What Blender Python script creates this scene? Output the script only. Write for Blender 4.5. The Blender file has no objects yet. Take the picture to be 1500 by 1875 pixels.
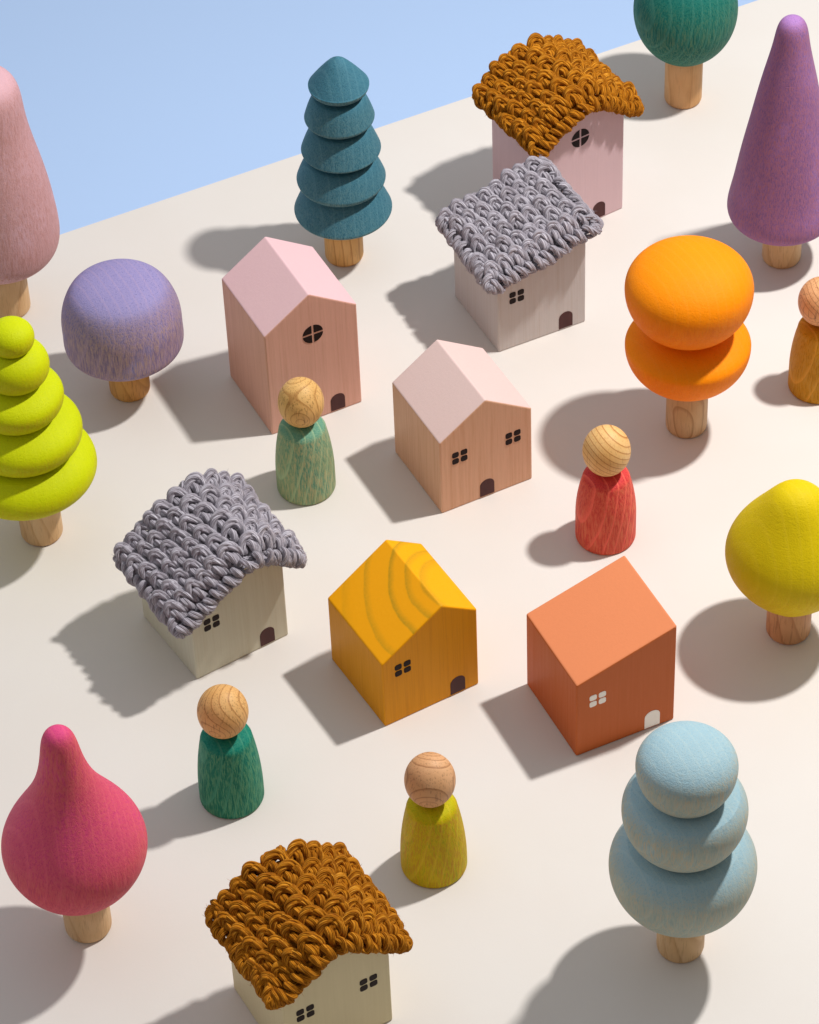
import bpy, bmesh, math, random
from mathutils import Vector, Matrix, noise
PI = math.pi
U = 0.05            # metres per scene unit: one toy-house width is 5 cm
sc = bpy.context.scene
COL = sc.collection

# ------------------------------------------------------------------ camera
CAM_F, CAM_PITCH, CAM_ROLL, CAM_H = 6222.16, 0.7824, -0.0442, 23.2001
def make_camera():
    fw = Vector((0, math.cos(CAM_PITCH), -math.sin(CAM_PITCH)))
    r = Vector((1, 0, 0)); u = r.cross(fw)
    r2 = math.cos(CAM_ROLL)*r + math.sin(CAM_ROLL)*u
    u2 = -math.sin(CAM_ROLL)*r + math.cos(CAM_ROLL)*u
    cd = bpy.data.cameras.new('camera'); co = bpy.data.objects.new('camera', cd); COL.objects.link(co)
    cd.sensor_fit = 'HORIZONTAL'; cd.sensor_width = 36; cd.lens = CAM_F/1500*36
    cd.clip_start = 0.01; cd.clip_end = 50
    m = Matrix((r2, u2, -fw)).transposed().to_4x4(); m.translation = Vector((0, 0, CAM_H*U)); co.matrix_world = m
    sc.camera = co
make_camera()

# ------------------------------------------------------------------ world: dim room round the set, warmer towards the photographer
W = bpy.data.worlds.new('World'); sc.world = W; W.use_nodes = True
nt = W.node_tree; bg = nt.nodes['Background']
tc = nt.nodes.new('ShaderNodeTexCoord'); sx = nt.nodes.new('ShaderNodeSeparateXYZ'); nt.links.new(tc.outputs['Generated'], sx.inputs[0])
def wmath(op, a, b):
    n = nt.nodes.new('ShaderNodeMath'); n.operation = op
    for i, v in enumerate((a, b)):
        if isinstance(v, (int, float)): n.inputs[i].default_value = v
        else: nt.links.new(v, n.inputs[i])
    return n.outputs[0]
# direction weight: back (+y), up (+z) and left (-x) walls are the lighter ones
w = wmath('ADD', wmath('MULTIPLY', sx.outputs['Y'], 0.35), wmath('MULTIPLY', sx.outputs['Z'], 0.52))
w = wmath('ADD', w, wmath('MULTIPLY', sx.outputs['X'], -0.28)); w = wmath('ADD', w, 0.30)
rp = nt.nodes.new('ShaderNodeValToRGB'); nt.links.new(w, rp.inputs[0])
rp.color_ramp.elements[0].position = 0.0; rp.color_ramp.elements[0].color = (0.075, 0.058, 0.045, 1)
rp.color_ramp.elements[1].position = 1.0; rp.color_ramp.elements[1].color = (0.62, 0.655, 0.72, 1)
e = rp.color_ramp.elements.new(0.45); e.color = (0.355, 0.33, 0.305, 1)
nt.links.new(rp.outputs[0], bg.inputs[0]); bg.inputs[1].default_value = 0.74

# ------------------------------------------------------------------ key lamp: one round studio head, back right, above
LP = Vector((10.43, 25.63, 20.4))
ld = bpy.data.lights.new('studio_lamp', 'AREA'); ld.shape = 'DISK'; ld.size = 1.15*U; ld.energy = 10.8; ld.color = (1.0, 0.972, 0.945)
lo = bpy.data.objects.new('studio_lamp', ld); COL.objects.link(lo); lo.location = LP*U
lo.rotation_euler = (Vector((-0.8, 22.8, 0)) - LP).to_track_quat('-Z', 'Y').to_euler()
sc.view_settings.view_transform = 'Standard'; sc.view_settings.look = 'None'
sc.view_settings.exposure = 0.31; sc.view_settings.gamma = 1.0
sc.render.engine = 'CYCLES'
sc.cycles.max_bounces = 8; sc.cycles.diffuse_bounces = 5

# ------------------------------------------------------------------ helpers
def s2l(c):
    return tuple((v/255/12.92 if v/255 <= 0.04045 else ((v/255+0.055)/1.055)**2.4) for v in c) + (1,)
def empty(name, label, cat, loc, rz=0.0, group=None):
    o = bpy.data.objects.new(name, None); COL.objects.link(o)
    o.empty_display_size = 0.01; o.location = Vector(loc)*U; o.rotation_euler = (0, 0, rz)
    o['label'] = label; o['category'] = cat
    if group: o['group'] = group
    return o
def link_mesh(name, verts, faces, mat, parent=None, smooth=True, label=None):
    me = bpy.data.meshes.new(name); me.from_pydata([tuple(c*U for c in v) for v in verts], [], faces)
    me.materials.append(mat); me.update()
    if smooth: me.polygons.foreach_set('use_smooth', [True]*len(me.polygons))
    o = bpy.data.objects.new(name, me); COL.objects.link(o)
    if parent: o.parent = parent
    if label: o['label'] = label
    return o

class NT:
    def __init__(s, name):
        s.m = bpy.data.materials.new(name); s.m.use_nodes = True; s.t = s.m.node_tree
        s.b = s.t.nodes['Principled BSDF']
    def n(s, kind, **kw):
        x = s.t.nodes.new(kind)
        for k, v in kw.items(): setattr(x, k, v)
        return x
    def put(s, sock, v):
        if isinstance(v, (int, float, tuple)): sock.default_value = v
        else: s.t.links.new(v, sock)
    def coord(s, seed, scale=(1, 1, 1), rot=(0, 0, 0)):
        tc = s.n('ShaderNodeTexCoord'); m = s.n('ShaderNodeMapping')
        m.inputs['Scale'].default_value = tuple(c/U for c in scale); m.inputs['Rotation'].default_value = rot
        m.inputs['Location'].default_value = (seed*3.17, seed*1.91, seed*2.33)
        s.t.links.new(tc.outputs['Object'], m.inputs[0]); return m.outputs[0]
    def noise(s, vec, scale=1.0, detail=2.0, rough=0.5, dist=0.0):
        x = s.n('ShaderNodeTexNoise'); s.put(x.inputs['Vector'], vec)
        x.inputs['Scale'].default_value = scale; x.inputs['Detail'].default_value = detail
        x.inputs['Roughness'].default_value = rough; x.inputs['Distortion'].default_value = dist
        return x.outputs[0]
    def math(s, op, a, b=0.0, clamp=False):
        x = s.n('ShaderNodeMath', operation=op, use_clamp=clamp); s.put(x.inputs[0], a); s.put(x.inputs[1], b); return x.outputs[0]
    def ramp(s, v, a, b, lo=0.0, hi=1.0):
        x = s.n('ShaderNodeMapRange'); s.put(x.inputs[0], v)
        x.inputs[1].default_value = a; x.inputs[2].default_value = b; x.inputs[3].default_value = lo; x.inputs[4].default_value = hi
        return x.outputs[0]
    def mix(s, f, a, b, mode='MIX'):
        x = s.n('ShaderNodeMix', data_type='RGBA', blend_type=mode); s.put(x.inputs[0], f); s.put(x.inputs[6], a); s.put(x.inputs[7], b)
        return x.outputs[2]
    def rings(s, vec, scale, dist, dscale=1.0, detail=2.0, axis='Z'):
        x = s.n('ShaderNodeTexWave', wave_type='RINGS', rings_direction=axis, wave_profile='SAW'); s.put(x.inputs['Vector'], vec)
        x.inputs['Scale'].default_value = scale; x.inputs['Distortion'].default_value = dist
        x.inputs['Detail'].default_value = detail; x.inputs['Detail Scale'].default_value = dscale
        return x.outputs[1]
    def bump(s, h, strength, dist):
        x = s.n('ShaderNodeBump'); s.put(x.inputs['Height'], h); x.inputs['Strength'].default_value = strength; x.inputs['Distance'].default_value = dist*U
        s.t.links.new(x.outputs[0], s.b.inputs['Normal'])
    def done(s, col, rough=0.55, spec=0.3):
        s.put(s.b.inputs['Base Color'], col); s.put(s.b.inputs['Roughness'], rough); s.b.inputs['Specular IOR Level'].default_value = spec
        return s.m

def dyed_wood(name, top, side, wood, seed, fibre=0.5, curl=0.0, rings=0.25, dark=0.25, sheen_rough=0.56, zfade=(0.55, -0.1), ring_rot=(1.2, 0.3, 0)):
    """Water-stained turned wood: end grain (facing up) drinks more dye than the side grain."""
    k = NT(name)
    fib = k.noise(k.coord(seed, (56, 56, 6)), 1, 4, 0.62)                       # fibres running up the piece
    spk = k.noise(k.coord(seed+3, (44, 44, 32)), 1, 3, 0.62, 1.8)                # curly speckle
    fin = k.noise(k.coord(seed+4, (120, 120, 9)), 1, 2, 0.5)                     # hair-fine pores
    trn = k.noise(k.coord(seed+6, (3, 3, 110)), 1, 2, 0.6)                       # turning marks round the lathe axis
    brd = k.noise(k.coord(seed+7, (2.2, 2.2, 1.6)), 1, 3, 0.55)
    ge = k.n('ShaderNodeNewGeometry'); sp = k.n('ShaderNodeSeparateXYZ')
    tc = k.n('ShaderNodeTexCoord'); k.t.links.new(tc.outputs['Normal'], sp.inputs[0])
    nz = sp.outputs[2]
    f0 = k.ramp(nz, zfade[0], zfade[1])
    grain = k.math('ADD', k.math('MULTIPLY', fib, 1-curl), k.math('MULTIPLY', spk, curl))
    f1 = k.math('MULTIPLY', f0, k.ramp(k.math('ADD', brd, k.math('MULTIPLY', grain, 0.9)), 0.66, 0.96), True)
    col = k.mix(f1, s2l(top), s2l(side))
    g2 = k.math('ADD', k.math('MULTIPLY', grain, 0.55), k.math('MULTIPLY', fin, 0.45))
    bare = k.math('MULTIPLY', k.ramp(g2, 0.47, 0.57), k.math('ADD', k.math('MULTIPLY', f0, fibre), fibre*0.25), True)
    col = k.mix(bare, col, s2l(wood))
    pore = k.ramp(g2, 0.475, 0.41)
    col = k.mix(k.math('MULTIPLY', pore, dark, True), col, tuple(c*0.32 for c in s2l(top)[:3])+(1,))
    rg = k.rings(k.coord(seed+1, (1, 1, 0.55), ring_rot), 3.6, 1.0, 1.0, 2)
    line = k.math('MULTIPLY', k.ramp(rg, 0.74, 0.92), k.ramp(rg, 1.0, 0.95))
    col = k.mix(k.math('MULTIPLY', line, rings*1.8, True), col, tuple(min(1, c*1.5+0.05) for c in s2l(side)[:3])+(1,))
    col = k.mix(k.math('MULTIPLY', k.ramp(brd, 0.35, 0.65), 0.22), col, tuple(c*0.72 for c in s2l(top)[:3])+(1,))
    k.bump(k.math('ADD', k.math('ADD', fib, k.math('MULTIPLY', spk, 1.2)), k.math('ADD', k.math('MULTIPLY', rg, 0.25), k.math('ADD', k.math('MULTIPLY', trn, 0.5), k.math('MULTIPLY', fin, 0.6)))), 0.38, 0.010)
    return k.done(col, k.ramp(spk, 0.3, 0.7, sheen_rough-0.08, sheen_rough+0.14), 0.16)

def bare_wood(name, seed, pale=(226, 184, 134), mid=(205, 156, 102), dk=(150, 98, 54), rot=(1.45, 0, 0), scale=5.2, off=(0, 0, 0), line=0.6, pores=0.6, dist=0.55):
    k = NT(name)
    tc = k.n('ShaderNodeTexCoord'); m = k.n('ShaderNodeMapping'); m.inputs['Scale'].default_value = (1/U,)*3
    m.inputs['Rotation'].default_value = rot; m.inputs['Location'].default_value = off
    k.t.links.new(tc.outputs['Object'], m.inputs[0])
    rg = k.rings(m.outputs[0], scale, dist, 1.3, 2)
    fib = k.noise(k.coord(seed, (70, 70, 5)), 1, 3, 0.6); brd = k.noise(k.coord(seed+2, (3, 3, 2)), 1, 2)
    col = k.mix(k.ramp(brd, 0.3, 0.7), s2l(pale), s2l(mid))
    col = k.mix(k.math('MULTIPLY', k.ramp(rg, 0.1, 0.8), 0.35), col, s2l(mid))
    ln = k.math('MULTIPLY', k.ramp(rg, 0.74, 0.93), k.ramp(rg, 1.0, 0.95))
    col = k.mix(k.math('MULTIPLY', ln, line, True), col, s2l(dk))
    col = k.mix(k.math('MULTIPLY', k.ramp(fib, 0.45, 0.37), pores*0.7, True), col, tuple(c*0.55 for c in s2l(dk)[:3])+(1,))
    k.bump(k.math('ADD', fib, k.math('MULTIPLY', rg, 0.3)), 0.25, 0.010)
    return k.done(col, 0.5, 0.22)

def painted_wood(name, col_, seed, streak=0.16, under=None, underk=0.0, arcs=None, rough=0.5):
    """Thin satin paint over planed wood: brushed streaks follow the height of the walls."""
    k = NT(name)
    st = k.noise(k.coord(seed, (44, 44, 0.9)), 1, 5, 0.75); fn = k.noise(k.coord(seed+5, (16, 16, 16)), 1, 4, 0.6)
    brd = k.noise(k.coord(seed+9, (1.7, 1.7, 1.2)), 1, 2)
    c = s2l(col_)
    col = k.mix(k.math('MULTIPLY', k.ramp(st, 0.35, 0.65), streak*2, True), c, tuple(v*0.72 for v in c[:3])+(1,))
    col = k.mix(k.math('MULTIPLY', k.ramp(brd, 0.35, 0.7), 0.10), col, tuple(v*0.8 for v in c[:3])+(1,))
    if under: col = k.mix(k.math('MULTIPLY', k.ramp(st, 0.50, 0.68), underk, True), col, s2l(under))
    col = k.mix(k.math('MULTIPLY', k.ramp(fn, 0.62, 0.72), 0.10), col, tuple(v*0.7 for v in c[:3])+(1,))
    if arcs:
        m = k.n('ShaderNodeTexCoord'); sp = k.n('ShaderNodeSeparateXYZ'); k.t.links.new(m.outputs['Object'], sp.inputs[0])
        wob = k.noise(k.coord(seed+11, (2.5, 2.5, 2.5)), 1, 2)
        dx_ = k.math('SUBTRACT', k.math('MULTIPLY', sp.outputs[0], 1/U), arcs[1][0]); dy_ = k.math('SUBTRACT', k.math('MULTIPLY', sp.outputs[1], 1/U), arcs[1][1])
        d_ = k.math('SQRT', k.math('ADD', k.math('MULTIPLY', dx_, dx_), k.math('MULTIPLY', dy_, dy_)))
        d_ = k.math('ADD', d_, k.math('MULTIPLY', wob, 0.08)); acc = None
        for r_, w_, g_ in arcs[2]:
            e_ = k.math('SUBTRACT', d_, r_+0.04)
            l_ = k.math('MAXIMUM', k.math('MULTIPLY', k.ramp(e_, -w_*2.6, 0.0), k.ramp(e_, w_*0.7, 0.0)), 0.0)
            l_ = k.math('MULTIPLY', l_, g_); acc = l_ if acc is None else k.math('MAXIMUM', acc, l_)
        col = k.mix(k.math('MULTIPLY', acc, k.ramp(st, 0.3, 0.6, 0.6, 1.0), True), col, s2l(arcs[0]))
    k.bump(k.math('ADD', st, k.math('MULTIPLY', fn, 0.5)), 0.22, 0.008)
    return k.done(col, k.ramp(st, 0.3, 0.7, rough-0.06, rough+0.1), 0.2)

# ------------------------------------------------------------------ setting
def m_table():
    k = NT('matte_board'); c = s2l((219, 214, 208))
    a = k.noise(k.coord(1, (1.1, 1.1, 1.1)), 1, 3); b = k.noise(k.coord(4, (60, 60, 60)), 1, 3)
    col = k.mix(k.math('MULTIPLY', k.ramp(a, 0.35, 0.65), 0.25), c, s2l((214, 206, 197)))
    k.bump(b, 0.12, 0.004)
    return k.done(col, 0.62, 0.25)
def m_drop():
    k = NT('blue_paper'); a = k.noise(k.coord(2, (0.4, 0.4, 0.4)), 1, 3)
    col = k.mix(k.math('MULTIPLY', a, 0.3), s2l((186, 213, 250)), s2l((182, 210, 249)))
    return k.done(col, 0.8, 0.1)
ea = math.radians(24.75); ed = Vector((math.cos(ea), math.sin(ea), 0)); en = Vector((math.sin(ea), -math.cos(ea), 0)); e0 = Vector((0, 29.40, 0))
def slab(c, t0, t1):
    bm = bmesh.new()
    top = [bm.verts.new((p.x, p.y, t0)) for p in c]; bot = [bm.verts.new((p.x, p.y, t1)) for p in c]
    bm.faces.new(top); bm.faces.new(bot[::-1])
    for i in range(4): bm.faces.new((top[i], bot[i], bot[(i+1) % 4], top[(i+1) % 4]))
    bmesh.ops.recalc_face_normals(bm, faces=bm.faces)
    bmesh.ops.bevel(bm, geom=list(bm.edges), offset=0.012, segments=2, affect='EDGES')
    me = bpy.data.meshes.new('tabletop'); 
    for v in bm.verts: v.co *= U
    bm.to_mesh(me); bm.free(); return me
c = [e0-ed*13+en*18, e0+ed*14+en*18, e0+ed*14, e0-ed*13]
me = slab(c, 0.0, -0.35); me.materials.append(m_table()); tb = bpy.data.objects.new('tabletop', me); COL.objects.link(tb); tb['kind'] = 'structure'
bd = link_mesh('backdrop', [(-26, 8, -3), (26, 8, -3), (26, 46, -3), (-26, 46, -3), (-26, 46, -3.1), (26, 46, -3.1), (26, 8, -3.1), (-26, 8, -3.1)],
               [(0, 1, 2, 3), (4, 5, 6, 7)], m_drop(), smooth=False); bd['kind'] = 'structure'

# ------------------------------------------------------------------ lathes
def lathe(name, z, r, mat, parent, dx=0.0, seg=112, label=None, tilt=0.0):
    verts, faces = [], []; rings = []
    for zi, ri in zip(z, r):
        if ri < 1e-4: rings.append([len(verts)]); verts.append((dx, 0, zi))
        else:
            rings.append(list(range(len(verts), len(verts)+seg)))
            verts += [(dx+ri*math.cos(2*PI*i/seg), ri*math.sin(2*PI*i/seg), zi) for i in range(seg)]
    up = z[-1] > z[0]
    for A, B in zip(rings, rings[1:]):
        for i in range(seg):
            j = (i+1) % seg
            if len(A) == 1 and len(B) == 1: continue
            if len(A) == 1: f = (A[0], B[j], B[i])
            elif len(B) == 1: f = (A[i], A[j], B[0])
            else: f = (A[i], A[j], B[j], B[i])
            faces.append(f if up else f[::-1])
    for R_, flip in ((rings[0], up), (rings[-1], not up)):
        if len(R_) > 1: faces.append(tuple(R_[::-1]) if flip else tuple(R_))
    return link_mesh(name, verts, faces, mat, parent, True, label)
def sine_prof(q, K, n=72):
    z0, z1 = q[0], q[1]; Z, R = [], []
    for i in range(n+1):
        t = PI*i/n; Z.append((z0+z1)/2-(z1-z0)/2*math.cos(t)); R.append(max(0.0, sum(q[2+k]*math.sin((k+1)*t) for k in range(K))) if 0 < i < n else 0.0)
    return Z, R
def tier_prof(q):
    z1, rt, R, zr, p, h = q; Z, Rr = [], []
    if rt < 0.02:
        Z.append(z1); Rr.append(0.0)
    for i in range(40):
        u = (i+(1 if rt < 0.02 else 0))/40
        Z.append(z1-(z1-zr)*u); Rr.append(max(rt, 0)+(R-max(rt, 0))*u**p)
    if rt < 0.02:  # soften the tip
        for i in range(1, 9): Z[i] -= 0.016*(1-i/9)
        Z[0] -= 0.018
    for i in range(0, 15):
        v = PI/2*i/14; Z.append(zr-h*math.sin(v)); Rr.append(R*0.5+R*0.5*math.cos(v))
    Z.append(zr-h+0.01); Rr.append(0.1)
    return Z[::-1], Rr[::-1]
def pebbles(parent, mat, qs):
    zcut = None
    for R, zr, hu, pu, hl, dx in qs:
        Z, Rr = [], []; top = zr+hu if zcut is None else min(zcut, zr+hu); n = 48
        for i in range(n+1):
            z = zr+(top-zr)*math.sin(PI/2*(1-i/n)); Z.append(z); Rr.append(R*max(0.0, 1-((z-zr)/hu)**pu)**(1/pu) if z < zr+hu-1e-9 else 0.0)
        at = math.atan2(hl, R)
        for i in range(1, 20): t = at*i/19; Z.append(zr-hl*math.sin(t)); Rr.append(R*math.cos(t))
        rt, zt = Rr[-1], Z[-1]; h = rt*.16
        for i in range(1, 25): f = 1-i/24; Z.append(zt-h*(1-f**(rt/h))); Rr.append(rt*f)
        zcut = zt-h+0.012
        lathe('crown_tier', Z[::-1], Rr[::-1], mat, parent, dx)
def trunk(parent, R, H, mat):
    Z = [0.0, 0.0]; Rr = [R*0.84, R*0.86]
    Z = [0.0]; Rr = [R*0.86]
    for i in range(1, 7):
        t = i/6*PI/2; Z.append(0.055*(1-math.cos(t))); Rr.append(R*0.86+R*0.14*math.sin(t))
    Z += [H*0.5, H]; Rr += [R, R*0.985]
    return lathe('trunk', Z, Rr, mat, parent, seg=72)

TR = lambda seed, **kw: bare_wood('trunk_wood', seed, pale=(222, 190, 148), mid=(206, 166, 118), dk=(170, 122, 76), rot=(0.16, 0.1, 0.3*seed), scale=3.0, off=(0.34+0.05*(seed % 3), 0.30, 0), line=0.3, pores=0.35, **kw)

# teal fir, five skirts
t = empty('fir_tree', 'tall teal blue wooden fir with five stacked skirts, behind the tall pink house', 'toy tree', (-0.5621, 27.1932, 0))
trunk(t, 0.2028, 0.7, bare_wood('trunk_wood', 2, pale=(232, 188, 124), mid=(214, 162, 92), dk=(150, 90, 40), rot=(0.1, 0.05, 0), scale=3.6, off=(0.34, 0.2, 0.1), line=0.5, pores=0.3))
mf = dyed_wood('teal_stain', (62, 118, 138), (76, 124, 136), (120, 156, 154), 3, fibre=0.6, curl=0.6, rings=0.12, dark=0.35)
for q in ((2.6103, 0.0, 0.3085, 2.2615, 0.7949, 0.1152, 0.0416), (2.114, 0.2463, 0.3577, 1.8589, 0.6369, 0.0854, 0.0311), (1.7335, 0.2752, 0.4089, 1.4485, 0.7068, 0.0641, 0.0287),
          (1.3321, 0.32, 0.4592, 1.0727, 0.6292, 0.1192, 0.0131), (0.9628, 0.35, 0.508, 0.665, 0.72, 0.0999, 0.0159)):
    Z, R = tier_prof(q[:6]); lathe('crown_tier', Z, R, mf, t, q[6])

# lime spiral tree, five pebbles
t = empty('pebble_tree', 'lime green wooden tree of five stacked pebbles, cut by the left edge', 'toy tree', (-3.5567, 23.2757, 0))
trunk(t, 0.2043, 0.8, TR(3))
ml = dyed_wood('lime_stain', (208, 220, 0), (208, 206, 0), (190, 166, 10), 5, fibre=0.35, curl=0.35, rings=0.03, dark=0.18)
pebbles(t, ml, ((0.2152, 2.5432, 0.1677, 2.1737, 0.1845, -0.0139), (0.3212, 2.1934, 0.2496, 2.2009, 0.2453, -0.0183), (0.4429, 1.8178, 0.2102, 2.1414, 0.3007, -0.0468),
                (0.5590, 1.3768, 0.2748, 2.0858, 0.3199, -0.0330), (0.6771, 0.9122, 0.3454, 2.1689, 0.3055, -0.0597)))

# pale blue three-pebble tree
t = empty('pebble_tree', 'pale blue wooden tree of three stacked pebbles in front of the terracotta house', 'toy tree', (2.1505, 17.9305, 0))
trunk(t, 0.2046, 0.5, TR(4))
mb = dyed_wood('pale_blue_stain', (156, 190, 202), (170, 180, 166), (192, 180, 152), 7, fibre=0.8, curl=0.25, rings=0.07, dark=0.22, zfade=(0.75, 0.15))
pebbles(t, mb, ((0.4160, 2.3514, 0.2629, 2.1525, 0.4328, -0.0046), (0.5190, 1.8124, 0.3281, 2.2778, 0.5183, -0.0075), (0.6182, 1.1049, 0.4138, 2.2160, 0.5963, -0.0056)))

# orange two-pebble tree
t = empty('pebble_tree', 'bright orange wooden tree of two flat stacked pebbles', 'toy tree', (2.7754, 24.3777, 0))
trunk(t, 0.2054, 0.8, bare_wood('trunk_wood', 5, pale=(214, 180, 138), mid=(192, 152, 106), dk=(150, 106, 66), rot=(0.45, 0, 0), scale=3.0, off=(0.05, 0.26, 0.1), line=0.6, pores=0.3))
mo = dyed_wood('orange_stain', (255, 146, 0), (250, 132, 0), (216, 92, 4), 9, fibre=0.22, curl=0.3, rings=0.06, dark=0.14)
pebbles(t, mo, ((0.6162, 1.8018, 0.3803, 2.1876, 0.5677, -0.0179), (0.6110, 1.0889, 0.2217, 2.0619, 0.5023, -0.0117)))

SINGLE = [
 ('drop_tree', 'raspberry pink wooden onion-shaped tree with a long narrow neck', (-2.9342, 18.428), 0.2044, 0.85, TR(6),
  (0.5508, 2.5667, 0.4805, 0.1962, 0.0401, -0.0341, 0.0118, 0.0121, 0.0075), 7, -0.0108, dict(top=(226, 76, 134), side=(220, 88, 100), wood=(224, 118, 108), fibre=0.4, curl=0.1, rings=0.12, dark=0.25, zfade=(0.9, 0.2)), 'raspberry_stain'),
 ('dome_tree', 'short lavender wooden tree with a domed mushroom-like crown', (-2.7592, 25.2652), 0.2049, 0.8,
  bare_wood('trunk_wood', 7, pale=(216, 164, 96), mid=(196, 138, 72), dk=(140, 88, 42), rot=(0.14, 0.2, 0), scale=3.0, off=(0.2, 0, 0), line=0.25, pores=0.6),
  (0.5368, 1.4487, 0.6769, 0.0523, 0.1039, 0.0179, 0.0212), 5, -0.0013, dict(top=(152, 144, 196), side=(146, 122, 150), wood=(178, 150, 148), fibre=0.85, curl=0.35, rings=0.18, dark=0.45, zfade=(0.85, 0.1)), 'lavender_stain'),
 ('cone_tree', 'tall purple wooden cone tree with a rounded tip, by the right edge', (3.9872, 26.8549), 0.2029, 0.85, TR(8),
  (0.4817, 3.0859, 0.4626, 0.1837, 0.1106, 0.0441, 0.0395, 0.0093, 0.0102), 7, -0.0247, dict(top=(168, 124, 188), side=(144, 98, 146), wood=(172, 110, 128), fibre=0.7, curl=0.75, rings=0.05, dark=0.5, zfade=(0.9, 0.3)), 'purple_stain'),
 ('cone_tree', 'tall powder pink wooden cone tree with a bulging base, cut by the left edge', (-4.0312, 26.5917), 0.2061, 0.95, TR(9),
  (0.6256, 3.0414, 0.6249, 0.0975, 0.1213, -0.004, 0.0281), 5, 0.0, dict(top=(222, 178, 188), side=(208, 158, 158), wood=(180, 126, 118), fibre=0.5, curl=0.3, rings=0.05, dark=0.2, zfade=(0.9, 0.0)), 'powder_pink_stain'),
 ('drop_tree', 'mustard yellow wooden teardrop tree, cut by the right edge', (3.4738, 21.5574), 0.2073, 0.7,
  bare_wood('trunk_wood', 10, pale=(214, 168, 124), mid=(190, 134, 92), dk=(150, 92, 56), rot=(0.15, 0.1, 0.6), scale=3.2, off=(0.1, 0.1, 0), line=0.35, pores=0.5),
  (0.2529, 1.8564, 0.5251, -0.0149, -0.0742, -0.0162, 0.0198), 5, -0.0012, dict(top=(222, 196, 4), side=(214, 182, 4), wood=(196, 150, 20), fibre=0.3, curl=0.6, rings=0.07, dark=0.18), 'mustard_stain'),
 ('ball_tree', 'deep green wooden ball tree, cut by the top edge', (3.2026, 29.5854), 0.206, 0.9,
  bare_wood('trunk_wood', 11, pale=(226, 182, 132), mid=(206, 154, 98), dk=(180, 124, 70), rot=(0.1, 0.05, 0), scale=2.4, off=(0.1, 0.4, 0), line=0.3, pores=0.2),
  (0.5693, 1.8757, 0.561), 1, -0.0014, dict(top=(20, 116, 106), side=(36, 108, 92), wood=(84, 126, 98), fibre=0.7, curl=0.1, rings=0.25, dark=0.5, zfade=(0.6, 0.0)), 'deep_green_stain'),
]
for i, (nm, lab, xy, tr, th, tm, q, K, dx, mk, mn) in enumerate(SINGLE):
    t = empty(nm, lab, 'toy tree', (xy[0], xy[1], 0)); trunk(t, tr, th, tm)
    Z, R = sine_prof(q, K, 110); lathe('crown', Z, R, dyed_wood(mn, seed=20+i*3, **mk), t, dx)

# ------------------------------------------------------------------ peg dolls
def doll(lab, xy, H, R, q2, q3, hr, hz0, hz1, dx, bm_, hm_):
    t = empty('peg_doll', lab, 'peg doll', (xy[0], xy[1], 0), 0, 'wooden peg dolls standing between the houses')
    Z, Rr = [], []
    for i in range(0, 6): a = PI/2*i/5; Z.append(0.035*(1-math.cos(a))); Rr.append(R*(0.92+0.08*math.sin(a)))
    top = H-0.10
    for i in range(1, 41):
        zz = 0.035+(top-0.035)*i/40; tt = zz/H
        Z.append(zz); Rr.append(R*(1-max(0, tt-q3)**2*q2))
    rt = Rr[-1]
    for i in range(1, 9): a = PI/2*i/8; Z.append(top+0.095*math.sin(a)); Rr.append(rt-0.13*(1-math.cos(a)))
    Z.append(H); Rr.append(0.0)
    lathe('body', Z, Rr, bm_, t, seg=96)
    n = 56; zc = (hz0+hz1)/2; hh = (hz1-hz0)/2
    Z = [-hh*math.cos(PI*i/n) for i in range(n+1)]; Rr = [hr*math.sin(PI*i/n) if 0 < i < n else 0 for i in range(n+1)]
    h = lathe('head', Z, Rr, hm_, t, seg=80); h.location = (dx*U, 0, zc*U)
doll('peg doll in a dark emerald green body with a round natural wood head', (-1.6986, 19.8416), 0.8686, 0.2903, 0.375, 0.1669, 0.2255, 0.8705, 1.384, -0.0057,
     dyed_wood('emerald_stain', (8, 128, 110), (38, 118, 90), (92, 150, 112), 41, fibre=0.8, curl=0.15, rings=0.35, dark=0.45, zfade=(0.7, 0.0)),
     bare_wood('head_wood', 51, pale=(234, 190, 128), mid=(214, 160, 94), dk=(146, 88, 40), rot=(0.95, 0.25, 0), scale=7.0, off=(0.12, 0.06, 0.0)))
doll('peg doll in an olive yellow body with a round ringed wood head', (0.0795, 18.955), 0.8567, 0.292, 0.4017, 0.1302, 0.2212, 0.8654, 1.3872, -0.0061,
     dyed_wood('olive_stain', (200, 194, 0), (204, 174, 4), (188, 136, 22), 43, fibre=0.8, curl=0.0, rings=0.12, dark=0.5, zfade=(0.9, 0.2)),
     bare_wood('head_wood', 53, pale=(226, 178, 134), mid=(206, 150, 100), dk=(140, 86, 50), rot=(0.75, -0.1, 0), scale=7.6, off=(0.0, 0.06, 0.0), pores=0.5))
doll('peg doll in a brick red body with a round striped wood head', (1.8694, 22.9129), 0.858, 0.2903, 0.7318, 0.3476, 0.2278, 0.8596, 1.3784, 0.0004,
     dyed_wood('brick_red_stain', (214, 64, 66), (214, 84, 64), (228, 134, 98), 45, fibre=0.5, curl=0.35, rings=0.4, dark=0.35, zfade=(0.8, 0.0)),
     bare_wood('head_wood', 55, pale=(236, 196, 136), mid=(224, 174, 104), dk=(166, 96, 38), rot=(0.3, 0.9, 0), scale=6.4, off=(0.5, 0.1, 0.0), line=0.8, pores=0.35))
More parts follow.
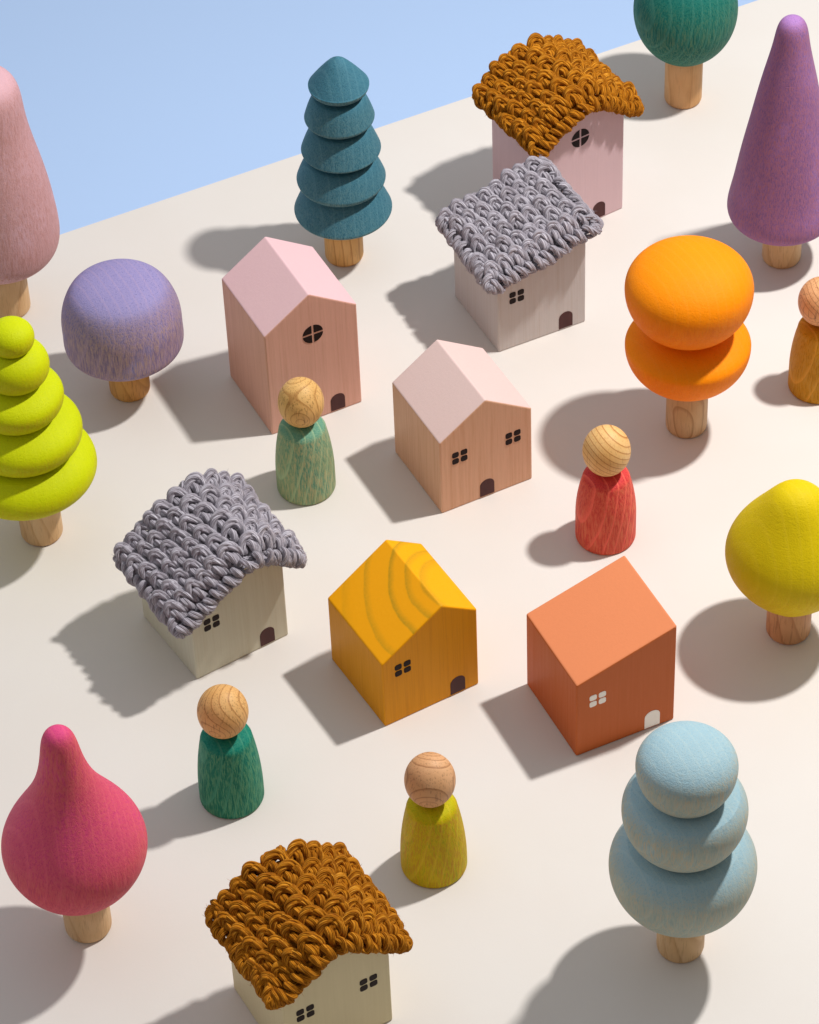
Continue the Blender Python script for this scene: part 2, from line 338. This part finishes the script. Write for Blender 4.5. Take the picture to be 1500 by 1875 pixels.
doll('peg doll in a pale sage green body with a round ringed wood head', (-0.994, 23.766), 0.8597, 0.2886, 0.4938, 0.2551, 0.222, 0.8544, 1.3768, 0.005,
     dyed_wood('sage_stain', (100, 158, 134), (138, 160, 118), (180, 174, 130), 47, fibre=0.75, curl=0.3, rings=0.3, dark=0.35, zfade=(0.8, 0.0)),
     bare_wood('head_wood', 57, pale=(234, 192, 126), mid=(216, 168, 98), dk=(160, 104, 50), rot=(0.8, 0.05, 0), scale=6.6, off=(0.02, 0.1, 0.0), pores=0.8))
doll('peg doll in a golden ochre body with a wood head, cut by the right edge', (4.129, 24.880), 0.858, 0.2903, 0.6, 0.3, 0.2238, 0.8596, 1.3784, -0.02,
     dyed_wood('golden_ochre_stain', (206, 138, 10), (200, 138, 22), (196, 148, 60), 49, fibre=0.6, curl=0.2, rings=0.25, dark=0.45, zfade=(0.8, 0.0)),
     bare_wood('head_wood', 59, pale=(236, 184, 134), mid=(216, 152, 98), dk=(140, 80, 44), rot=(1.0, 0.5, 0), scale=6.6, off=(0.2, 0.1, 0.0)))

# ------------------------------------------------------------------ houses
D = 0.993
INK = NT('dark_ink'); INK.bump(INK.noise(INK.coord(1, (30, 30, 2)), 1, 2), 0.1, 0.004); INK = INK.done(s2l((30, 12, 10)), 0.55, 0.15)
INK2 = NT('brown_ink'); _s = INK2.noise(INK2.coord(3, (26, 26, 1.5)), 1, 3); INK2 = INK2.done(INK2.mix(_s, s2l((66, 34, 34)), s2l((88, 52, 50))), 0.5, 0.2)
WINK = NT('white_ink'); WINK = WINK.done(s2l((250, 245, 238)), 0.5, 0.2)
def prism(pts, bev):
    """block with the front outline pts (x,z), depth D; returns rounded bmesh"""
    bm = bmesh.new()
    f = [bm.verts.new((x, 0, z)) for x, z in pts]; b = [bm.verts.new((x, D, z)) for x, z in pts]
    n = len(pts)
    bm.faces.new(f); bm.faces.new(b[::-1])
    for i in range(n): bm.faces.new((f[(i+1) % n], f[i], b[i], b[(i+1) % n]))
    bmesh.ops.recalc_face_normals(bm, faces=bm.faces)
    ed_ = [e for e in bm.edges if not all(abs(v.co.z) < 1e-6 for v in e.verts)]
    bo_ = [e for e in bm.edges if all(abs(v.co.z) < 1e-6 for v in e.verts)]
    bmesh.ops.bevel(bm, geom=ed_+bo_, offset=bev, segments=4, profile=0.6, affect='EDGES')
    bmesh.ops.recalc_face_normals(bm, faces=bm.faces)
    return bm
def part_of(bm, name, keep, mat, parent):
    me = bpy.data.meshes.new(name); vm = {}; V = []; F = []; N = []
    bm.normal_update()
    for f in bm.faces:
        if keep(f):
            idx = []
            for v in f.verts:
                if v.index not in vm: vm[v.index] = len(V); V.append(tuple(v.co*U))
                idx.append(vm[v.index])
                big = max((g for g in v.link_faces), key=lambda g: g.calc_area())
                N.append(tuple(big.normal) if big.calc_area() > 0.05 else tuple(v.normal))
            F.append(idx)
    me.from_pydata(V, [], F); me.materials.append(mat); me.update()
    me.polygons.foreach_set('use_smooth', [True]*len(F)); me.normals_split_custom_set(N)
    o = bpy.data.objects.new(name, me); COL.objects.link(o); o.parent = parent; return o
def poly_plate(name, polys, mat, parent, y0=0.002, y1=-0.0035):
    V, F = [], []
    for p in polys:
        n = len(p); k = len(V)
        V += [(x, y1, z) for x, z in p] + [(x, y0, z) for x, z in p]
        F.append(tuple(range(k, k+n)))
        for i in range(n): F.append((k+(i+1) % n, k+i, k+n+i, k+n+(i+1) % n))
    o = link_mesh(name, V, F, mat, parent, False); return o
def rrect(cx, cz, w, h, r, n=5):
    P = []
    for sx_, sz_, a0 in ((1, -1, -PI/2), (1, 1, 0), (-1, 1, PI/2), (-1, -1, PI)):
        for i in range(n+1):
            a = a0+PI/2*i/n; P.append((cx+sx_*(w/2-r)+r*math.cos(a), cz+sz_*(h/2-r)+r*math.sin(a)))
    return P
def window4(parent, cx, cz, mat, w=0.164, h=0.15, g=0.021):
    pw, ph = (w-g)/2, (h-g*0.7)/2
    poly_plate('window', [rrect(cx+sx_*(pw+g)/2, cz+sz_*(ph+g*0.7)/2, pw, ph, 0.02) for sx_ in (-1, 1) for sz_ in (-1, 1)], mat, parent)
def roundwin(parent, cx, cz, mat, r=0.11, g=0.011):
    ps = []
    for qd in range(4):
        a0 = qd*PI/2; a1 = a0+math.asin(g/r); a2 = a0+PI/2-math.asin(g/r)
        dx_, dz_ = (g if qd in (0, 3) else -g), (g if qd < 2 else -g)
        ps.append([(cx+dx_, cz+dz_)]+[(cx+r*math.cos(a1+(a2-a1)*i/10), cz+r*math.sin(a1+(a2-a1)*i/10)) for i in range(11)])
    poly_plate('window', ps, mat, parent)
def door(parent, cx, mat, w=0.156, h=0.23):
    r = w/2; P = [(cx-r, 0.022), (cx+r, 0.022)]+[(cx+r*math.cos(PI*i/14), h-r*0.92+r*0.92*math.sin(PI*i/14)) for i in range(15)]
    poly_plate('door', [P], mat, parent)
def house(label, g, prof, wall, roof, wins, dr, ink, dink, bev=0.02):
    x, y, th = g; eL, ap, tt, eR = prof
    t = empty('toy_house', label, 'toy house', (x, y, 0), th, 'wooden toy houses on the tabletop')
    pts = [(0, 0), (1, 0), (1, eR)] + ([(tt, ap)] if tt < 1 else []) + [(0, eL)]
    bm = prism(pts, bev); bm.verts.index_update()
    part_of(bm, 'wall', lambda f: f.normal.z < 0.45, wall, t)
    part_of(bm, 'roof', lambda f: f.normal.z >= 0.45, roof, t)
    bm.free()
    for w_ in wins:
        if w_[0] == 'r': roundwin(t, w_[1], w_[2], ink)
        else: window4(t, w_[1], w_[2], ink)
    if dr: door(t, dr, dink)
    return t
G = dict(tallpink=(-1.32984, 24.50823, 0.43949), smallpink=(0.31182, 23.29644, 0.44737), yellow=(-0.30855, 20.57951, 0.50019), terra=(1.40408, 20.12039, 0.41129),
         greyback=(0.97691, 25.57726, 0.42747), greyleft=(-2.0333, 21.26221, 0.54841), ochretop=(1.54412, 27.25568, 0.53592), ochrebot=(-1.21142, 16.82016, 0.48479))
A_TALL = (1.302, 1.643, 0.5, 1.305); A_SM = (0.932, 1.275, 0.503, 0.942); A_ASYM = (0.823, 1.243, 0.6375, 0.994); A_SHED = (0.94, 1.238, 1.0, 1.238)
wl = ('s', 0.212, 0.668); wr = ('s', 0.792, 0.655)
house('tall powder pink gabled house with a round window and no knitted cover', G['tallpink'], A_TALL,
      painted_wood('pink_paint', (224, 172, 154), 61, 0.16, (206, 150, 122), 0.35), painted_wood('pink_paint_lit', (228, 190, 194), 62, 0.04), [('r', 0.514, 1.126)], 0.735, INK, INK2)  # roof is the same paint as the walls, lamp light mixed into its colour
house('small blush pink gabled house with two windows and bare wood-toned walls', G['smallpink'], A_SM,
      painted_wood('blush_paint', (222, 176, 144), 63, 0.18, (204, 150, 112), 0.5), painted_wood('blush_paint_lit', (224, 196, 190), 64, 0.05), [wl, wr], 0.50, INK, INK2)  # one paint all over; the roof copy is paler to look lit
house('mustard yellow gabled house with wood grain arcs on its roof', G['yellow'], A_ASYM,
      painted_wood('mustard_paint', (230, 154, 0), 65, 0.10, (196, 122, 30), 0.3), painted_wood('mustard_paint_lit', (246, 168, 0), 66, 0.04, None, 0, ((158, 132, 20), (1.23, 0.17), ((1.13, 0.022, 0.5), (1.33, 0.03, 0.22), (0.90, 0.02, 0.75), (0.75, 0.022, 0.6), (0.62, 0.03, 0.55)))), [wl], 0.775, INK, INK2)  # roof repeats the wall paint with lit brightness in the colour; arcs are grain
house('terracotta orange house with a single sloping roof and white window and door', G['terra'], A_SHED,
      painted_wood('terracotta_paint', (198, 102, 48), 67, 0.10), painted_wood('terracotta_paint_lit', (224, 136, 90), 68, 0.05), [wl], 0.772, WINK, WINK)  # lit copy of the wall paint on the roof, light put into the colour
house('pale grey house with a single sloping roof under a grey crochet cover', G['greyback'], A_SHED,
      painted_wood('pale_grey_paint', (200, 194, 192), 69, 0.10, (186, 172, 156), 0.3), painted_wood('pale_grey_roof_paint', (200, 196, 196), 70, 0.04), [wl], 0.77, INK, INK2)
house('pale sage grey gabled house under a grey crochet cover, left of the yellow house', G['greyleft'], A_ASYM,
      painted_wood('sage_grey_paint', (206, 202, 182), 71, 0.08, (190, 178, 146), 0.25), painted_wood('sage_grey_roof_paint', (200, 198, 184), 72, 0.04), [('s', 0.212, 0.64)], 0.772, INK, INK2)
house('tall pale pink house with a round window under an ochre crochet cover', G['ochretop'], A_TALL,
      painted_wood('pale_pink_paint', (218, 188, 192), 73, 0.07), painted_wood('pale_pink_roof_paint', (218, 192, 196), 74, 0.04), [('r', 0.447, 1.20)], 0.69, INK, INK2)
house('cream gabled house with two windows under an ochre crochet cover, at the bottom edge', G['ochrebot'], A_SM,
      painted_wood('cream_paint', (220, 206, 166), 75, 0.07), painted_wood('cream_roof_paint', (208, 198, 170), 76, 0.04), [('s', 0.198, 0.648), ('s', 0.792, 0.655)], None, INK, INK2)

# ------------------------------------------------------------------ crochet covers
def yarn_mat(name, base, lo, hi, seed):
    """u = turn around the strand, v = length: fibres run along the twist of the plies."""
    k = NT(name)
    tc = k.n('ShaderNodeTexCoord'); sp = k.n('ShaderNodeSeparateXYZ'); k.t.links.new(tc.outputs['UV'], sp.inputs[0])
    u = k.math('SUBTRACT', sp.outputs[0], k.math('MULTIPLY', sp.outputs[1], 14.0/(2*PI)))       # constant along one ply
    cb = k.n('ShaderNodeCombineXYZ'); k.put(cb.inputs[0], k.math('MULTIPLY', u, 26.0)); k.put(cb.inputs[1], k.math('MULTIPLY', sp.outputs[1], 9.0))
    fl = k.noise(cb.outputs[0], 1, 2, 0.6)
    ply = k.math('ABSOLUTE', k.math('COSINE', k.math('MULTIPLY', u, 4*PI)))
    sub = k.math('ABSOLUTE', k.math('COSINE', k.math('MULTIPLY', u, 14*PI)))
    b = k.noise(k.coord(seed+2, (60, 60, 60)), 1, 3); c_ = k.noise(k.coord(seed+5, (6, 6, 6)), 1, 3)
    col = k.mix(k.ramp(fl, 0.38, 0.60), s2l(lo), s2l(base)); col = k.mix(k.math('MULTIPLY', k.ramp(fl, 0.56, 0.70), 0.8), col, s2l(hi))
    col = k.mix(k.math('MULTIPLY', k.ramp(c_, 0.4, 0.65), 0.3), col, s2l(lo))
    k.bump(k.math('ADD', k.math('ADD', k.math('MULTIPLY', ply, 1.0), k.math('MULTIPLY', sub, 0.35)), k.math('ADD', k.math('MULTIPLY', fl, 0.9), k.math('MULTIPLY', b, 0.5))), 0.95, 0.012)
    m = k.done(col, 0.85, 0.12)
    k.b.inputs['Sheen Weight'].default_value = 0.2; k.b.inputs['Sheen Roughness'].default_value = 0.6
    k.b.inputs['Sheen Tint'].default_value = s2l(hi)
    return m
OCHRE = yarn_mat('ochre_yarn', (212, 134, 20), (122, 62, 4), (248, 184, 74), 81)
GREY = yarn_mat('grey_yarn', (194, 190, 200), (132, 123, 132), (236, 233, 241), 82)

def catmull(P, n):
    out = []; Q = [P[0]*2-P[1]] + P + [P[-1]*2-P[-2]]
    for i in range(1, len(Q)-2):
        for j in range(n):
            t = j/n; t2 = t*t; t3 = t2*t
            out.append(0.5*((2*Q[i]) + (Q[i+1]-Q[i-1])*t + (2*Q[i-1]-5*Q[i]+4*Q[i+1]-Q[i+2])*t2 + (3*Q[i]-Q[i-1]-3*Q[i+1]+Q[i+2])*t3))
    out.append(P[-1].copy()); return out
class Yarn:
    def __init__(s, rnd): s.V = []; s.F = []; s.UV = []; s.r = rnd
    def strand(s, P, R, n=4, seg=16, plies=4, taper=True):
        pts = catmull(P, n); m = len(pts); ph = s.r.uniform(0, 6.28)
        prev = None; base = len(s.V); L = 0; Ls_ = []
        for i, p in enumerate(pts):
            tg = (pts[min(i+1, m-1)]-pts[max(i-1, 0)]).normalized()
            if prev is None: prev = tg.orthogonal().normalized()
            nx = (prev - tg*prev.dot(tg)).normalized(); prev = nx; by = tg.cross(nx)
            if i: L += (p-pts[i-1]).length
            Ls_.append(L); e = 1.0
            if taper: e = 0.66+0.34*min(1, min(i, m-1-i)/2.0)
            tw = ph + L*14.0
            for j in range(seg):
                a = 2*PI*j/seg; lob = abs(math.cos((plies*(a-tw))*0.5))
                rr = R*e*(0.80+0.26*lob)
                s.V.append(p + nx*rr*math.cos(a) + by*rr*math.sin(a))
        o1 = s.r.random()
        for i in range(m-1):
            for j in range(seg):
                a = base+i*seg+j; b = base+i*seg+(j+1) % seg
                s.F.append((a, b, b+seg, a+seg))
                u0, u1 = j/seg-ph/(2*PI)+0, (j+1)/seg-ph/(2*PI); v0, v1 = Ls_[i], Ls_[i+1]
                s.UV += [(u0, v0), (u1, v0), (u1, v1), (u0, v1)]
        s.F.append(tuple(base+j for j in range(seg))[::-1]); s.UV += [(0, 0)]*seg
        s.F.append(tuple(base+(m-1)*seg+j for j in range(seg))); s.UV += [(0, 0)]*seg
    def hair(s, p, nrm, L, w=0.0016):
        r = s.r; d = (nrm*r.uniform(0.3, 1) + Vector((r.uniform(-1, 1), r.uniform(-1, 1), r.uniform(-1, 1)))).normalized()
        d2 = (d+Vector((r.uniform(-1, 1), r.uniform(-1, 1), r.uniform(-1, 1)))*0.8).normalized()
        sd = d.orthogonal().normalized()*w; k = len(s.V)
        up = d.cross(sd).normalized()*w
        q = [p, p+d*L*0.5, p+d*L*0.5+d2*L*0.5]
        for i, c in enumerate(q):
            f = (1, 0.8, 0.3)[i]; s.V += [c+sd*f, c-sd*0.5*f+up*0.87*f, c-sd*0.5*f-up*0.87*f]
        for i in range(2):
            for j in range(3): s.F.append((k+i*3+j, k+i*3+(j+1) % 3, k+i*3+3+(j+1) % 3, k+i*3+3+j)); s.UV += [(0, 0)]*4

def cover(label, g, prof, mat, oL, oR, oF, oB, nS, nT, drL, drR, drF, seed, grp, sig=0.07, lift=0.045, warp=0.03):
    x, y, th = g; eL, ap, tt, eR = prof; rnd = random.Random(seed)
    t0 = empty('crochet_cover', label, 'crochet cover', (x, y, 0), th, grp)
    pts = [Vector((-oL, eL-drL)), Vector((0, eL))] + ([Vector((tt, ap))] if tt < 1 else []) + [Vector((1, eR)), Vector((1+oR, eR-drR))]
    # dense resample then smooth so that the cloth rounds over ridge and eaves
    den = []
    for a, b in zip(pts, pts[1:]):
        n = max(2, int((b-a).length/0.01))
        for i in range(n): den.append(a.lerp(b, i/n))
    den.append(pts[-1]); w_ = int(sig/0.01*2)
    sm = []
    for i in range(len(den)):
        acc = Vector((0, 0)); ws = 0
        k2 = min(w_, i, len(den)-1-i)
        for k in range(-k2, k2+1):
            g_ = math.exp(-(k*0.01)**2/(2*sig*sig)); acc += den[i+k]*g_; ws += g_
        sm.append(acc/ws)
    # smoothing sinks below convex corners: lift back
    cum = [0]
    for a, b in zip(sm, sm[1:]): cum.append(cum[-1]+(b-a).length)
    Lt = cum[-1]
    def roofz(X):
        if X < 0: return -9
        if X > 1: return -9
        return eL+(ap-eL)*X/tt if X <= tt else ap+(eR-ap)*(X-tt)/(1-tt)
    sink = max([0]+[roofz(p.x)-p.y for p in sm])
    def S(s_, t_):            # s_ 0..1 left->right, t_ 0..1 back->front
        q = min(max(s_, 0.0), 1.0)*Lt; lo_, hi_ = 0, len(cum)-1
        while hi_-lo_ > 1:
            md = (lo_+hi_)//2
            if cum[md] <= q: lo_ = md
            else: hi_ = md
        f = (q-cum[lo_])/max(1e-9, cum[hi_]-cum[lo_]); p = sm[lo_].lerp(sm[hi_], f); tg = (sm[hi_]-sm[lo_]).normalized()
        ex = (s_-min(max(s_, 0), 1))*Lt; p = p+tg*ex
        nrm = Vector((-tg.y, 0, tg.x)); Y = (1+oB)*D + (-(oF)-(1+oB)*D)*t_
        z = p.y+sink*0.9
        dy = max(0, -Y) ; z -= drF*dy/max(oF, 0.01)
        nrm2 = (nrm + Vector((0, -1, 0))*min(1, dy/0.06)*0.6*(drF/0.06)).normalized() if dy > 0 else nrm
        wv = noise.noise(Vector((s_*2.3+seed, t_*2.1, seed*0.7)))*warp
        return Vector((p.x + noise.noise(Vector((t_*3, seed, 1)))*warp*0.8, Y + noise.noise(Vector((s_*3, seed, 5)))*warp*0.8, z))+nrm2*(lift+wv), nrm2, Vector((tg.x, 0, tg.y))
    Yn = Yarn(rnd); cs = 1/nS; ct = 1/nT; Ls = Lt/nS; Lk = (1+oF+oB)*D/nT; c = (Ls+Lk)/2*1.12
    R = 0.0275
    def Q(s_, t_, h):
        p, n, tg = S(s_, t_); return p+n*h
    def J(a): return rnd.uniform(-a, a)
    for it in range(nT):
        sh = 0.22*it+J(0.08)-int(0.22*it)
        for js in range(-1, nS+1):
            s0 = (js+0.5+sh)*cs; 
            if s0 < 0.02 or s0 > 0.985: continue
            tt0 = (it+0.40)*ct; k = 1+J(0.12); jx, jt = J(0.07), J(0.07)
            def C(a, b, h): return Q(s0+(a+jx)*cs, min(1.02, max(-0.02, tt0+(b+jt)*ct)), h*c*k)
            rt = J(0.22)
            def C(a, b, h, rt=rt): return Q(s0+(a+jx-b*rt)*cs, min(1.02, max(-0.02, tt0+(b+jt+a*rt)*ct)), h*c*k)
            k *= 1.0+J(.12)
            # fat loop standing up at the head of the row
            Yn.strand([C(-.42+J(.05), .20, .0), C(-.44, -.08, .34), C(-.24, -.32, .66), C(.04, -.38, .78), C(.30, -.26, .58), C(.42, .0, .22)], R*1.42*(1+J(.1)), n=5)
            # strand twisted across it and sinking towards the next stitch
            Yn.strand([C(-.30, -.46, .20), C(-.06, -.44, .50), C(.20, -.20, .66), C(.40, .08, .48), C(.50, .30, .08)], R*(1.22+J(.12)))
            # posts dropping from the loop into the valley
            Yn.strand([C(-.16, -.14, .42), C(-.10, .10, .52), C(-.04, .30, .32), C(.0, .44, .0)], R*(1.30+J(.1)))
            if rnd.random() < 0.6: Yn.strand([C(.12, -.04, .36), C(.16, .16, .34), C(.20, .32, .18), C(.22, .42, -.04)], R*(1.0+J(.1)))
            if rnd.random() < 0.5: Yn.strand([C(.36, -.46, .04), C(.52, -.30, .26), C(.58, -.06, .22), C(.62, .16, -.02)], R*(0.95+J(.1)))
    # underlying courses close the gaps
    for it in range(nT*2):
        n = nS*3; P = [Q((i/n), (it+0.5)/(nT*2)+0.10*ct*(1 if i % 2 else -1), -0.006 if i % 2 else -0.022) for i in range(n+1)]
        for a in range(0, n, 3): Yn.strand(P[a:a+4], R*1.0, n=3, taper=False)
    # border: fat slanted loops whipped over the edge, all the way round
    def border(fn, n, slant):
        for i in range(n):
            u = (i+0.5)/n
            p0, o_, n_, al = fn(u)
            a = al*(1/n)
            j = J(0.012); k1 = slant*(1+J(.5)); a = a*(1+J(.2)); hh = J(0.014)
            Yn.strand([p0-o_*(0.05+J(.02))+n_*(0.070+hh)-a*0.30*k1, p0+o_*0.0+n_*(0.092+hh)-a*0.08*k1, p0+o_*(0.045+j)+n_*0.055+a*0.10*k1, p0+o_*(0.05+j)-n_*0.004+a*0.22*k1, p0+o_*0.0-n_*0.03+a*0.28*k1], R*(1.15+J(.15)))
            if i % 2: Yn.strand([p0-o_*0.02+n_*0.05+a*0.1, p0+o_*(0.040+j)+n_*(0.06+hh)+a*0.35, p0+o_*(0.058+j)+n_*0.02+a*0.72, p0+o_*0.01-n_*0.02+a*0.95], R*(1.05+J(.12)))
            else: Yn.strand([p0+o_*0.03+n_*0.045-a*0.35, p0+o_*(0.060+j)+n_*0.012+a*0.05, p0+o_*(0.045+j)-n_*0.02+a*0.4, p0+o_*0.0-n_*0.03+a*0.6], R*(0.95+J(.12)))
            Yn.strand([p0+o_*0.03-n_*0.005-a*0.5, p0+o_*(0.050+j)-n_*0.012, p0+o_*0.03-n_*0.02+a*0.5], R*0.9)
    W_ = (1+oF+oB)*D
    def eF(u): p, n, tg = S(u, 1.0); return p, Vector((0, -1, 0))-n*n.dot(Vector((0, -1, 0))), n, tg*Lt
    def eB(u): p, n, tg = S(u, 0.0); return p, Vector((0, 1, 0)), n, tg*Lt
    def eLf(u): p, n, tg = S(0.0, u); return p, -tg, n, Vector((0, -1, 0))*W_
    def eRt(u): p, n, tg = S(1.0, u); return p, tg, n, Vector((0, -1, 0))*W_
    border(eF, int(nS*1.6), 1); border(eB, int(nS*1.4), 1); border(eLf, int(nT*1.7), 1); border(eRt, int(nT*1.7), 1)
    for su in (0, 1):        # knotted corners
        for tv in (0, 1):
            p, n, tg = S(su, tv)
            for q_ in range(4):
                a0 = q_*PI/2+J(.4); d1 = Vector((math.cos(a0), math.sin(a0), 0))
                Yn.strand([p+d1*0.055-n*0.01, p+d1*0.03+n*0.05, p-d1*0.02+n*0.06, p-d1*0.055+n*0.0], R*1.1)
    nv = len(Yn.V)
    for _ in range(3600):
        v = Yn.V[rnd.randrange(nv)]; Yn.hair(v, Vector((J(1), J(1), rnd.uniform(0, 1))).normalized(), rnd.uniform(0.02, 0.055))
    yo = link_mesh('yarn_stitches', Yn.V, Yn.F, mat, t0)
    uv = yo.data.uv_layers.new(name='UVMap'); uv.data.foreach_set('uv', [c for p in Yn.UV for c in p])
    # backing cloth between the stitches and the roof
    V, F = [], []; a_, b_ = 40, 20
    for i in range(a_+1):
        for j in range(b_+1): V.append(Q(i/a_, j/b_, -0.014))
    n0 = len(V)
    for i in range(a_+1):
        for j in range(b_+1): V.append(Q(i/a_, j/b_, -0.03))
    ix = lambda i, j: i*(b_+1)+j
    for i in range(a_):
        for j in range(b_):
            F.append((ix(i, j), ix(i, j+1), ix(i+1, j+1), ix(i+1, j))); F.append((n0+ix(i, j), n0+ix(i+1, j), n0+ix(i+1, j+1), n0+ix(i, j+1)))
    for i in range(a_):
        for j in (0, b_): F.append((ix(i, j), ix(i+1, j), n0+ix(i+1, j), n0+ix(i, j)))
    for j in range(b_):
        for i in (0, a_): F.append((ix(i, j), ix(i, j+1), n0+ix(i, j+1), n0+ix(i, j)))
    link_mesh('backing', V, F, mat, t0)
cover('grey crochet cover draped over the pale grey house with one sloping roof', G['greyback'], A_SHED, GREY, 0.08, 0.05, 0.06, 0.05, 8, 6, 0.02, 0.0, 0.03, 3, 'grey crochet covers', sig=0.04)
cover('grey crochet cover draped over the gabled sage grey house on the left', G['greyleft'], A_ASYM, GREY, 0.11, 0.08, 0.06, 0.03, 10, 6, 0.08, 0.06, 0.04, 5, 'grey crochet covers', sig=0.14)
cover('ochre crochet cover draped over the tall pale pink house at the back', G['ochretop'], A_TALL, OCHRE, 0.09, 0.06, 0.06, 0.03, 10, 6, 0.07, 0.05, 0.04, 8, 'ochre crochet covers', sig=0.15)
cover('ochre crochet cover draped over the cream house at the bottom edge', G['ochrebot'], A_SM, OCHRE, 0.09, 0.08, 0.02, 0.03, 9, 6, 0.01, 0.05, 0.02, 11, 'ochre crochet covers', sig=0.16)
